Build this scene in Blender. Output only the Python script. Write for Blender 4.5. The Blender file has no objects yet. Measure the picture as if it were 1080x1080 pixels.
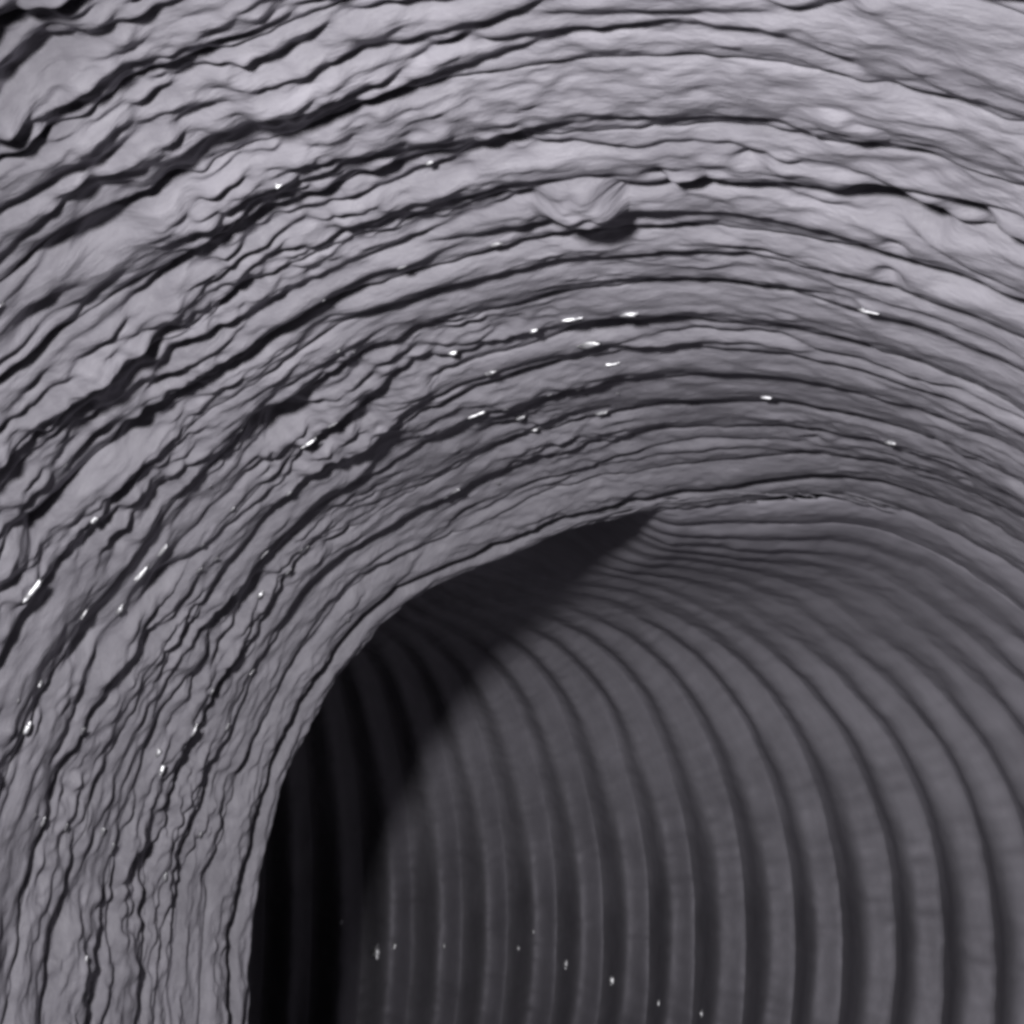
import bpy, math
import numpy as np
from mathutils import Vector

# ------------------------------------------------------------------ scene, camera, light
sc = bpy.context.scene
R = 0.05                                   # duct radius in metres
FPX, UX, UY, AX, AY, SB, K1, PHI, K0, PHI0, RAMP = (1133.229, 0.209044, -0.488882, -0.335091, -0.069769,
    2.276154, 0.805894, 3.224720, 0.131337, 0.704312, 0.723186)

cam_d = bpy.data.cameras.new('inspection_camera')
cam = bpy.data.objects.new('inspection_camera', cam_d)
sc.collection.objects.link(cam)
cam.location = (0, 0, 0)
cam.rotation_euler = (math.radians(90), 0, 0)
cam_d.sensor_width = 36.0
cam_d.lens = 36.0 * FPX / 1080.0
cam_d.clip_start = 0.001
cam_d.clip_end = 20
sc.camera = cam

w = bpy.data.worlds.new('World'); sc.world = w; w.use_nodes = True
w.node_tree.nodes['Background'].inputs[0].default_value = (0.0, 0.0, 0.0, 1)
w.node_tree.nodes['Background'].inputs[1].default_value = 0.0

def lamp(name, loc, aim, power, radius):
    l = bpy.data.lights.new(name, 'SPOT'); l.energy = power; l.shadow_soft_size = radius * R
    l.spot_size = math.radians(114); l.spot_blend = 1.0
    l.color = (1.0, 0.985, 1.0)
    o = bpy.data.objects.new(name, l); sc.collection.objects.link(o)
    o.location = Vector(loc) * R
    o.rotation_euler = (Vector(aim) - Vector(loc)).to_track_quat('-Z', 'Y').to_euler()
    return o
LAMP = (-0.48, 0.0, 0.36)              # (right, forward, up) of the lens, in duct radii
lamp('inspection_lamp', LAMP, (0.62, 2.2, -1.1), 0.48, 0.09)

sc.view_settings.view_transform = 'Standard'
sc.view_settings.look = 'None'
sc.view_settings.exposure = 0
sc.view_settings.gamma = 1
sc.render.engine = 'CYCLES'
sc.cycles.max_bounces = 3
sc.cycles.diffuse_bounces = 1
sc.cycles.filter_width = 3.5

# ------------------------------------------------------------------ the duct's centre line
def norm(v): return v / np.linalg.norm(v)
D0 = norm(np.array([UX, UY, 1.0]))
E1 = norm(np.cross([0, 1, 0], D0)); E2 = np.cross(D0, E1)
DS = 0.02
def centre_line(smax):
    P = np.array([AX, AY, 0.0]); P = P - D0 * (P @ D0)
    T, A, B = D0.copy(), E1.copy(), E2.copy()
    rows = []
    for i in range(int(smax / DS) + 3):
        s = i * DS
        rows.append(np.concatenate([P, A, B, T]))
        wt = min(max((s - SB) / RAMP + .5, 0), 1)
        kv = (1 - wt) * K0 * (np.cos(PHI0) * E1 + np.sin(PHI0) * E2) + wt * K1 * (np.cos(PHI) * A + np.sin(PHI) * B)
        kv = kv - T * (kv @ T); kn = np.linalg.norm(kv)
        if kn > 1e-9:
            x = np.cross(T, kv / kn); a = kn * DS
            rot = lambda v: v * np.cos(a) + np.cross(x, v) * np.sin(a) + x * (x @ v) * (1 - np.cos(a))
            T, A, B = rot(T), rot(A), rot(B)
        P = P + T * DS
    return np.array(rows)
LINE = centre_line(6.2)
def frame(s):
    """centre, A (right), B (up), T (along) at arc length s; straight extension behind the lens"""
    s = np.asarray(s, float)
    q = np.clip(s / DS, 0, len(LINE) - 2); i = q.astype(int); f = (q - i)[..., None]
    r = LINE[i] * (1 - f) + LINE[i + 1] * f
    P = r[..., 0:3] + np.minimum(s, 0)[..., None] * D0
    return P, r[..., 3:6], r[..., 6:9], r[..., 9:12]

# ------------------------------------------------------------------ noise in numpy
def hash3(i, j, k, seed):
    h = (i.astype(np.int64) * 374761393 + j.astype(np.int64) * 668265263 + k.astype(np.int64) * 2147483647 + seed * 974711) & 0xffffffff
    h = ((h ^ (h >> 13)) * 1274126177) & 0xffffffff
    h = ((h ^ (h >> 16)) * 2246822519) & 0xffffffff
    h = h ^ (h >> 15)
    return (h & 0xffffff).astype(np.float32) / 8388607.5 - 1.0
def vnoise(x, y, z, seed):
    xi, yi, zi = np.floor(x), np.floor(y), np.floor(z)
    fx, fy, fz = (x - xi).astype(np.float32), (y - yi).astype(np.float32), (z - zi).astype(np.float32)
    u, v, w_ = [f * f * f * (f * (f * 6 - 15) + 10) for f in (fx, fy, fz)]
    xi, yi, zi = xi.astype(np.int64), yi.astype(np.int64), zi.astype(np.int64)
    def c(a, b, d): return hash3(xi + a, yi + b, zi + d, seed)
    x00 = c(0,0,0) * (1 - u) + c(1,0,0) * u; x10 = c(0,1,0) * (1 - u) + c(1,1,0) * u
    x01 = c(0,0,1) * (1 - u) + c(1,0,1) * u; x11 = c(0,1,1) * (1 - u) + c(1,1,1) * u
    return (x00 * (1 - v) + x10 * v) * (1 - w_) + (x01 * (1 - v) + x11 * v) * w_
def tn(th, s, lth, ls, seed):
    """noise on the tube, feature length lth round the ring and ls along the duct (in radii)"""
    return vnoise(np.cos(th) / lth + 31.7, np.sin(th) / lth + 17.3, s / ls + 5.1, seed)
def sstep(a, b, x):
    t = np.clip((x - a) / (b - a), 0, 1); return t * t * (3 - 2 * t)
def wrap(a): return (a + np.pi) % (2 * np.pi) - np.pi
DEG = math.pi / 180

# ------------------------------------------------------------------ duct surface
PITCH = 0.117
S_NEAR_END = 2.47
rng = np.random.default_rng(7)
N0, N1 = -8, 50                                                    # convolution numbers
VALLEY = {k: k * PITCH + (rng.uniform(-.2, .2) * PITCH if 4 < k < 20 else rng.uniform(-.04, .04) * PITCH) for k in range(N0, N1 + 2)}

# partial creases: s, theta centre (deg), half length (deg), depth, width
CREASES = []
for _ in range(20):
    CREASES.append((rng.uniform(.75, 2.45), rng.uniform(35, 215), rng.uniform(8, 38), rng.uniform(.010, .026), rng.uniform(.008, .015), int(rng.integers(1, 999))))
# pits and pockets: s, theta, half size along s, half size theta(deg), depth
PITS = []
for _ in range(50):
    PITS.append((rng.uniform(.7, 2.4), rng.uniform(95, 215), rng.uniform(.010, .022), rng.uniform(.8, 3.2), rng.uniform(.015, .04)))
for _ in range(22):
    CREASES.append((rng.uniform(.62, 1.35), rng.uniform(45, 165), rng.uniform(14, 44), rng.uniform(.010, .020), rng.uniform(.006, .011), int(rng.integers(1, 999))))
for a_ in ((1.18,64.5,.024,2.2,.10),(1.2,62,.012,.9,.06),(1.14,59.5,.014,1.4,.06),(1.16,57.5,.01,1,.05),(1.52,121.5,.03,3,.06),(1.56,150.5,.03,3,.06),(1.32,129.5,.025,2.5,.05),(.74,113.5,.03,2.5,.05),(.98,119,.025,3,.05),(1.63,89.5,.02,3,.05)): PITS.append(a_)
for _ in range(26):
    PITS.append((rng.uniform(.8, 2.6), rng.uniform(40, 95), rng.uniform(.008, .014), rng.uniform(.6, 1.8), rng.uniform(.012, .03)))

LIP = 21                                                           # the crusted run ends at this valley
VALLEY[LIP] = 2.45; VALLEY[LIP - 1] = 2.345; VALLEY[LIP - 2] = 2.235; VALLEY[LIP + 1] = 2.58
def surface(tt, k, th):
    """tt in 0..1 across convolution k; th angle. Returns position (camera frame, radii), s"""
    v0, v1 = VALLEY[k], VALLEY[k + 1]
    s0 = v0 + (v1 - v0) * tt
    thp = (th + 100 * DEG) % (2 * np.pi) - 100 * DEG                # -100..260 degrees
    side = sstep(82 * DEG, 108 * DEG, thp)                          # the crusted, overhanging side
    near = 1 - sstep(S_NEAR_END - .12, S_NEAR_END + .25, s0)
    near_sharp = near * (1 - side) + side * (1.0 if k < LIP else 0.0)
    near = near_sharp
    left = sstep(78 * DEG, 125 * DEG, thp)
    rough = near * (0.26 + 0.74 * left) * (1 - .6 * sstep(2.15, 2.38, s0))
    s = s0 + near * PITCH * (.26 * tn(th, s0, .6, .4, 1) + .08 * tn(th, s0, .2, .2, 2) * (.4 + rough) + .03 * tn(th, s0, .07, .1, 3) * rough * (1 - .8 * sstep(2.1, 2.3, s0))) \
           + (1 - near) * PITCH * .07 * tn(th, s0, .5, .3, 4)
    s = s + .05 * (1 - sstep(112 * DEG, 132 * DEG, thp)) * sstep(70 * DEG, 90 * DEG, thp) * sstep(1.9, 2.35, s0) * (1 - sstep(2.5, 3.0, s0))
    s = s - .13 * sstep(115 * DEG, 138 * DEG, thp) * sstep(1.5, 2.3, s0) * (1 - sstep(2.5, 3.2, s0))
    sn = np.abs(np.sin(np.pi * tt))
    # fat, crusted convolutions near the lens; cleaner rounded ones round the bend
    fill = np.clip(.16 + .62 * tn(th, s0, .30, .10, 13), 0, .8) * (1 - .6 * (1 - left))
    fill = np.clip(fill + (1 - left) * .45 * tn(th, s0, .045, .12, 14), 0, .9)   # lint packed into the joints here and there
    pn = fill + (1 - fill) * (.6 * sn ** .28 + .4 * sn)                 # rounded band, narrow joint
    pd = 0.5 - 0.5 * np.cos(2 * np.pi * tt ** .74)                  # steeper on the side towards the lens
    hn = .030 * (1 + .35 * tn(th, s0, .45, .25, 11))
    th0 = (16 + 36 * sstep(2.9, 3.9, s0)) * DEG
    hd = (.006 + .052 * (1 - sstep(th0, th0 + 38 * DEG, thp))) * (1 + .12 * tn(th, s0, .3, .2, 12))
    h = near * pn * hn + (1 - near) * (pd - 1) * hd + (1 - near) * .05
    # crust: rounded lumps with narrow dark joints between them
    b1 = np.sqrt(tn(th, s0, .26, .075, 21) ** 2 + .006); b2 = np.sqrt(tn(th, s0, .13, .036, 22) ** 2 + .02)
    h = h + rough * (.016 * (b1 - .35) + .012 * (b2 - .35))
    patch = .45 + 1.1 * sstep(-.35, .5, tn(th, s0, .28, .13, 32))
    h = h + near * .008 * tn(th, s0, .4, .12, 23)
    h = h + rough * patch * (.007 * tn(th, s0, .12, .026, 24) + .0075 * tn(th, s0, .045, .017, 25) + .0062 * tn(th, s0, .028, .0115, 31) + .0025 * tn(th, s0, .015, .007, 26))
    close = 1 - sstep(.75, 1.7, s0)                                  # finer, more ragged layers where the wall is nearest
    h = h + rough * close * patch * (.0060 * tn(th, s0, .06, .010, 33) + .0040 * tn(th, s0, .026, .0065, 34) )
    h = h + (near - rough) * (.0035 * tn(th, s0, .06, .025, 27) + .0018 * tn(th, s0, .022, .012, 28))
    h = h + (1 - near) * (.005 * tn(th, s0, .10, .06, 29) + .0022 * tn(th, s0, .03, .03, 30))
    lo, hi = s.min() - .05, s.max() + .05
    for (cs, ct, cl, cd, cw, sd) in CREASES:
        if cs < lo or cs > hi or k >= LIP: continue
        dth = wrap(th - ct * DEG) / (cl * DEG)
        env = np.clip(1 - dth * dth, 0, 1)
        if env.max() <= 0: continue
        path = cs + .05 * vnoise(th * 2.2, th * 0 + sd, th * 0, 5) + .012 * vnoise(th * 9, th * 0 + sd, th * 0, 6)
        h = h - .72 * cd * np.sqrt(env) * np.exp(-((s - path) / cw) ** 2)
    for (cs, ct, ws, wt_, d) in PITS:
        if cs < lo or cs > hi: continue
        e = ((s - cs) / ws) ** 2 + (wrap(th - ct * DEG) / (wt_ * DEG)) ** 2
        h = h - .8 * d * np.exp(-e)
    if k < LIP: h = h + .068 * sstep(64 * DEG, 92 * DEG, thp) * (1 - .35 * sstep(112 * DEG, 140 * DEG, thp)) * sstep(2.1, 2.38, s0)
    else: h = h + .058 * sstep(62 * DEG, 84 * DEG, thp) * (1 - sstep(98 * DEG, 116 * DEG, thp)) * (1 - sstep(2.6, 3.5, s0))
    # behind the crusted lip the clean bore is wider on the inside of the bend
    open_ = 1.0 if k >= LIP else (tt > .999) * 1.0 if k == LIP - 1 else 0.0
    h = h - .42 * open_ * sstep(93 * DEG, 122 * DEG, thp) * (1 - .7 * sstep(2.75, 3.7, s0))
    if LIP - 2 <= k <= LIP - 1:                                     # deep joint just before the lip
        e = (s0 - VALLEY[LIP - 1]) / .014
        h = h - .07 * sstep(60 * DEG, 90 * DEG, thp) * np.exp(-e * e)
    P, A, B, T = frame(s)
    N = np.cos(th)[..., None] * A + np.sin(th)[..., None] * B
    X = P + (1.05 - h)[..., None] * N
    return X, s

def to_world(X):
    return np.stack([X[..., 0], X[..., 2], X[..., 1]], -1) * R

# ------------------------------------------------------------------ materials
def nodes_of(name):
    m = bpy.data.materials.new(name); m.use_nodes = True
    nt = m.node_tree; return m, nt, nt.nodes['Principled BSDF']
def lint_material(name, lo, mid, hi, metal, rough, grain):
    m, nt, b = nodes_of(name)
    N, L = nt.nodes.new, nt.links.new
    uv = N('ShaderNodeUVMap'); uv.uv_map = 'around_along'
    def noise(scale, detail, rgh=.55):
        mp = N('ShaderNodeMapping'); mp.inputs['Scale'].default_value = scale; L(uv.outputs[0], mp.inputs[0])
        n = N('ShaderNodeTexNoise'); n.inputs['Scale'].default_value = 1.0; n.inputs['Detail'].default_value = detail
        n.inputs['Roughness'].default_value = rgh; L(mp.outputs[0], n.inputs['Vector']); return n
    n1 = noise((7.0, 44.0, 1), 7, .65); n2 = noise((3.0, 6.0, 1), 4)
    mx = N('ShaderNodeMath'); mx.operation = 'MULTIPLY_ADD'; mx.inputs[1].default_value = .7
    L(n1.outputs[0], mx.inputs[0])
    m2 = N('ShaderNodeMath'); m2.operation = 'MULTIPLY'; m2.inputs[1].default_value = .3
    L(n2.outputs[0], m2.inputs[0]); L(m2.outputs[0], mx.inputs[2])
    cr = N('ShaderNodeValToRGB'); el = cr.color_ramp.elements
    el[0].position = .33; el[0].color = lo + (1,)
    el[1].position = .66; el[1].color = hi + (1,)
    e = el.new(.49); e.color = mid + (1,)
    L(mx.outputs[0], cr.inputs[0]); L(cr.outputs[0], b.inputs['Base Color'])
    n5 = noise((20.0, 70.0, 1), 3)
    rr = N('ShaderNodeMapRange'); rr.inputs['From Min'].default_value = .3; rr.inputs['From Max'].default_value = .7
    rr.inputs['To Min'].default_value = rough - (.03 if metal else .12); rr.inputs['To Max'].default_value = rough + (.03 if metal else .12)
    L(n5.outputs[0], rr.inputs['Value']); L(rr.outputs[0], b.inputs['Roughness'])
    if metal > 0:                                                   # dusty upper side, colour lifted to brighten its dim wall; bare foil lower down
        sp = N('ShaderNodeSeparateXYZ'); L(uv.outputs[0], sp.inputs[0])
        ad = N('ShaderNodeMath'); ad.operation = 'MULTIPLY_ADD'; ad.inputs[1].default_value = .5
        L(n2.outputs[0], ad.inputs[0]); L(sp.outputs[0], ad.inputs[2])
        mr = N('ShaderNodeMapRange'); mr.inputs['From Min'].default_value = .25; mr.inputs['From Max'].default_value = .95
        mr.inputs['To Min'].default_value = metal; mr.inputs['To Max'].default_value = 0.0
        L(ad.outputs[0], mr.inputs['Value']); L(mr.outputs[0], b.inputs['Metallic'])
        mc = N('ShaderNodeMix'); mc.data_type = 'RGBA'; mc.blend_type = 'MIX'
        m3 = N('ShaderNodeMath'); m3.operation = 'DIVIDE'; m3.inputs[1].default_value = metal
        L(mr.outputs[0], m3.inputs[0]); L(m3.outputs[0], mc.inputs['Factor'])
        hs = N('ShaderNodeHueSaturation'); hs.inputs['Value'].default_value = 1.75; L(cr.outputs[0], hs.inputs['Color'])
        L(hs.outputs[0], mc.inputs['A']); L(cr.outputs[0], mc.inputs['B']); L(mc.outputs['Result'], b.inputs['Base Color'])
    b.inputs['Specular IOR Level'].default_value = .35
    n3 = noise((55.0, 210.0, 1), 4, .6)
    bp = N('ShaderNodeBump'); bp.inputs['Strength'].default_value = grain; bp.inputs['Distance'].default_value = .0004
    L(n3.outputs[0], bp.inputs['Height']); L(bp.outputs[0], b.inputs['Normal'])
    return m
def fleck_material():
    m, nt, b = nodes_of('wet_shiny_fleck')
    N, L = nt.nodes.new, nt.links.new
    tc = N('ShaderNodeTexCoord'); n = N('ShaderNodeTexNoise'); n.inputs['Scale'].default_value = 1500
    L(tc.outputs['Object'], n.inputs['Vector'])
    cr = N('ShaderNodeValToRGB'); cr.color_ramp.elements[0].color = (.6, .6, .62, 1); cr.color_ramp.elements[1].color = (.9, .9, .92, 1)
    L(n.outputs[0], cr.inputs[0]); L(cr.outputs[0], b.inputs['Base Color'])
    b.inputs['Metallic'].default_value = .85; b.inputs['Roughness'].default_value = .46
    return m
LINT = lint_material('lint_crusted_grey', (.195, .186, .212), (.28, .269, .302), (.37, .356, .397), 0.0, .58, .42)
FOIL = lint_material('dusty_foil_lightened_top', (.20, .192, .216), (.23, .221, .248), (.26, .25, .281), .50, .60, 0.0)
FLECK = fleck_material()

# ------------------------------------------------------------------ mesh helpers
def grid_mesh(name, X, UV, mat, closed=True):
    nt_, nth = X.shape[0], X.shape[1]
    me = bpy.data.meshes.new(name)
    i = np.arange(nt_ - 1)[:, None]; j = np.arange(nth - 1)[None, :]
    a = i * nth + j
    F = np.stack([a, a + nth, a + nth + 1, a + 1], -1).reshape(-1, 4)
    nv, nf = nt_ * nth, len(F)
    me.vertices.add(nv); me.vertices.foreach_set('co', X.reshape(-1).astype(np.float32))
    me.loops.add(nf * 4); me.loops.foreach_set('vertex_index', F.reshape(-1).astype(np.int32))
    me.polygons.add(nf); me.polygons.foreach_set('loop_start', (np.arange(nf) * 4).astype(np.int32))
    me.polygons.foreach_set('use_smooth', np.ones(nf, bool))
    me.update(calc_edges=True)
    uvl = me.uv_layers.new(name='around_along')
    uvl.data.foreach_set('uv', UV.reshape(-1, 2)[F.reshape(-1)].reshape(-1).astype(np.float32))
    me.materials.append(mat)
    return me
def link(name, me, parent):
    o = bpy.data.objects.new(name, me); sc.collection.objects.link(o); o.parent = parent
    return o

# ------------------------------------------------------------------ flexible duct
duct = bpy.data.objects.new('flexible_duct', None); sc.collection.objects.link(duct)
duct['label'] = 'grey corrugated flexible duct crusted with lint, curving away to the left into darkness'
duct['category'] = 'duct'

def angles(spans):
    out = []
    for a, b, st in spans: out.append(np.arange(a, b - 1e-9, st))
    return np.concatenate(out + [[spans[-1][1]]]) * DEG
TH_NEAR = angles([(-100, 15, 1.2), (15, 222, .2), (222, 260, 1.0)])
TH_MID = angles([(-100, -40, 1.2), (-40, 222, .42), (222, 260, 1.0)])
TH_BACK = angles([(-100, 260, .8)])
def trows(n):
    u = np.linspace(0, 1, n); return u - .10 * np.sin(2 * np.pi * u) / (2 * np.pi) * 2
rings = {}; grids = {}
for k in range(N0, N1):
    sm = k * PITCH
    if sm < .55: th, n = TH_BACK, 18
    elif sm < 2.75: th, n = TH_NEAR, 44
    else: th, n = TH_MID, 26
    TT, TH = np.meshgrid(trows(n), th, indexing='ij')
    X, s = surface(TT, k, TH)
    me = grid_mesh('convolution', to_world(X), np.stack([TH, s], -1), LINT if k < LIP else FOIL)
    rings[k] = link('convolution', me, duct)
    grids[k] = (X, s, TH)
    if k == LIP - 1: rings[k]['label'] = 'ragged lint-crusted ring at the edge of the dark opening'

def on_surface(s_, deg, crest=False):
    """nearest built surface point to (arc length, angle): convolution number, point, tangent round the ring, along, inward"""
    best = None
    for k, (X, S, TH) in grids.items():
        if S.min() > s_ + .1 or S.max() < s_ - .1: continue
        d = (S - s_) ** 2 + (TH - deg * DEG) ** 2
        if crest:
            Pc = frame(np.array([s_]))[0][0]
            d = np.where(d < .022 ** 2, d * .2 + ((X - Pc) ** 2).sum(-1) * .05 - 1, d)
        i = d.argmin()
        if best is None or d.flat[i] < best[0]: best = (d.flat[i], k, X.reshape(-1, 3)[i])
    _, k, p = best
    P, A, B, T = frame(np.array([s_])); P, A, B, T = P[0], A[0], B[0], T[0]
    c, s2 = math.cos(deg * DEG), math.sin(deg * DEG)
    return k, p, norm(-s2 * A + c * B), T, -(c * A + s2 * B)

# ------------------------------------------------------------------ lint clumps stuck to the wall
def blob(name, centre, ax, semi, seed, mat, nu=40, nv=22, amp=.22, freq=2.0, uv0=(0, 0)):
    u = np.linspace(0, 2 * np.pi, nu + 1); v = np.linspace(0, np.pi, nv)
    V, U = np.meshgrid(v, u, indexing='ij')
    d = np.stack([np.cos(V), np.sin(V) * np.cos(U), np.sin(V) * np.sin(U)], -1)
    n = vnoise(d[..., 0] * freq + seed, d[..., 1] * freq, d[..., 2] * freq, seed) + .45 * vnoise(d[..., 0] * freq * 2.4, d[..., 1] * freq * 2.4 + seed, d[..., 2] * freq * 2.4, seed + 1)
    q = d * (1 + amp * n)[..., None] * np.array(semi)
    X = centre + q[..., 0:1] * ax[0] + q[..., 1:2] * ax[1] + q[..., 2:3] * ax[2]
    UV = np.stack([uv0[0] + q[..., 0], uv0[1] + q[..., 1]], -1)
    return grid_mesh(name, to_world(X), UV, mat)
CLUMPS = [
    (1.215, 87.0, (.075, .055, .040), 'smooth rounded bulge of lint sagging over a groove at top centre'),
    (1.16, 79.0, (.045, .026, .014), 'small pale knob of lint just right of the big sagging bulge'),
    (1.64, 110.5, (.085, .044, .014), 'broad soft lint clump left of the brightest glint in the middle'),
    (1.92, 135.0, (.085, .040, .016), 'long puffy lint clump beside the dark crescent opening, upper left of it'),
    (1.80, 149.0, (.065, .040, .014), 'lumpy lint clump in the middle of the glinting left wall'),
    (2.13, 137.0, (.060, .030, .018), 'narrow lint clump closest to the rim of the dark opening'),
    (1.04, 68.5, (.075, .040, .012), 'flat grey lint patch high on the right side of the duct'),
    (1.30, 146.0, (.070, .044, .016), 'thick lint clump at the left edge, above a dark pocket'),
]
def bulge(s_, deg, semi, seed):
    """a lump of lint moulded over the wall: its edge dips under the surface, its middle buries the joints"""
    k, p, t, T, n = on_surface(s_, deg)
    rows = [grids[j] for j in (k - 1, k, k + 1)]
    TH = np.concatenate([g[2][:-1] for g in rows]); S = np.concatenate([g[1][:-1] for g in rows]); X = np.concatenate([g[0][:-1] for g in rows])
    cols = np.abs(TH[0] - deg * DEG) < semi[0] * 1.5
    TH, S, X = TH[:, cols], S[:, cols], X[:, cols]
    P, A, B, T_ = frame(S)
    r = np.linalg.norm(X - P, axis=-1); N = (X - P) / r[..., None]
    wob = .20 * tn(TH, S, .06, .04, seed) + .06 * tn(TH, S, .022, .014, seed + 1)
    e = np.sqrt(((TH - deg * DEG) / semi[0]) ** 2 + ((S - s_) / semi[1]) ** 2) + wob
    env = 1 - sstep(.25, 1.05, e)
    r0 = np.median(r) - semi[2] * (1 + .18 * tn(TH, S, .05, .03, seed + 2) + .07 * tn(TH, S, .02, .012, seed + 3))
    rn = np.where(env > 0, r * (1 - env) + r0 * env + .003 * (1 - env), r + .006)
    rn = rn - env * (.005 * tn(TH, S, .045, .017, seed + 4) + .005 * tn(TH, S, .028, .0115, seed + 5) + .002 * tn(TH, S, .015, .007, seed + 6))
    rows_ok = (env > 0).any(1); a_, b_ = np.where(rows_ok)[0][[0, -1]]
    sl = slice(max(a_ - 1, 0), b_ + 2)
    X = (P + rn[..., None] * N)[sl]
    return grid_mesh('lint_clump', to_world(X), np.stack([TH, S], -1)[sl], LINT)
for i, (s_, deg, semi, lab) in enumerate(CLUMPS):
    o = link('lint_clump', bulge(s_, deg, semi, 211 + i * 7), None)
    o['label'] = lab; o['category'] = 'lint'; o['group'] = 'lint clumps on the duct wall'

# ------------------------------------------------------------------ torn lint strands hanging at the rim
def strand(s_, deg, length, width, drop, seed):
    k, p, t, T, n = on_surface(s_, deg)
    u = np.linspace(-1, 1, 26); a = np.linspace(0, 2 * np.pi, 9)
    U, Aa = np.meshgrid(u, a, indexing='ij')
    rad = np.sqrt(np.clip(1 - U * U, .002, 1)) * (1 + .5 * vnoise(U * 4, Aa * 0 + seed, Aa * 0, 3))
    sag = drop * (.6 + .4 * vnoise(U * 2.5, Aa * 0 + seed, Aa * 0, 8))
    wav = .010 * vnoise(U * 1.5 + 9, Aa * 0 + seed, Aa * 0, 9)
    X = p + (U * length)[..., None] * t + (sag + width * .45 * rad * np.sin(Aa))[..., None] * n + (wav + width * rad * np.cos(Aa))[..., None] * T
    me = grid_mesh('lint_strand', to_world(X), np.stack([deg * DEG + U * length, s_ + wav], -1), LINT)
    return link('lint_strand', me, rings[min(k, LIP - 1)])
for q in [(2.40, 97, .055, .007, .004, 1), (2.42, 90, .05, .006, .010, 2), (2.43, 85, .035, .005, .006, 3), (2.44, 80, .04, .005, .008, 4),
          (2.45, 76.5, .025, .0045, .006, 5), (2.46, 73, .03, .005, .004, 6), (2.41, 104, .05, .006, .003, 7), (2.47, 79, .02, .004, .004, 8), (2.49, 84, .022, .004, .003, 9)]:
    strand(*q)
for i in range(16):
    d_ = rng.uniform(68, 112)
    strand((2.47 if d_ < 112 else 2.47 - .13 * min(1, (d_ - 112) / 26)) - rng.uniform(.015, .06), d_, rng.uniform(.04, .11), rng.uniform(.004, .008), rng.uniform(.002, .012), 20 + i)

# ------------------------------------------------------------------ wet shiny flecks catching the lamp
LAMPV = np.array([LAMP[0], LAMP[2], LAMP[1]])
def fleck(s_, deg, px, aspect, tilt, seed):
    k, p, t, T, n = on_surface(s_, deg, True)
    dist = np.linalg.norm(p)
    half = norm(norm(-p) + norm(LAMPV - p))
    h = norm(half + tilt * t + tilt * .7 * T)
    x = norm(t - h * (t @ h)); y = np.cross(h, x)
    a = px / FPX * dist * .5
    me = blob('shiny_fleck', p + h * .004, (x, y, h), (a, a * aspect, a * aspect * .35), seed, FLECK, nu=14, nv=11, amp=.55, freq=1.9)
    link('shiny_fleck', me, rings[k])
FL = [(0.96,128,25),(1.58,104,10),(1.64,92,40),(1.74,91.5,13),(1.9,104,9),(1.98,97.5,16),(1.82,107,18),(1.98,78,14),(2.06,66.5,10),(1.6,121,18),
      (1.38,140.5,9),(1.56,139.5,16),(1.38,146.5,26),(1.54,142.5,20),(1.8,135.5,14),(1.8,143.5,20),(1.52,149,12),(1.58,148,9),(2.0,148.5,9),(1.52,161,11),
      (1.82,160,9),(1.84,161,9),(1.86,156.5,12),(1.94,175,7),(1.54,91.5,16),(1.54,87,20),(1.58,95.5,9),(1.98,103.5,7),(1.48,66.5,18),(1.1,95.5,8),
      (0.8,111,14),(1.02,106,8),(1.84,140,9),(1.52,155.5,7),(1.76,180.5,6)]
for i, (s_, deg, px) in enumerate(FL):
    fleck(s_, deg, min(px, 30) * .95, .5 if px < 12 else .22, .03 + .12 * (i % 3), i + 3)
for i in range(44):
    fleck(rng.uniform(1.25, 2.15), rng.uniform(92, 172), rng.uniform(4, 12), rng.uniform(.18, .4), rng.uniform(.25, .7), 60 + i)
for i, (s_, deg, px) in enumerate([(4.66,-7.5,8),(4.58,-7,4),(4.46,-7,3),(4.26,-3.5,3),(4.2,-11,6),(4.08,-14.5,6),(3.96,-18,3),(3.86,-19.5,4),(4.72,0,3),(4.32,-7.5,3)]):
    fleck(s_, deg, px * 1.5, .7, .1, 120 + i)
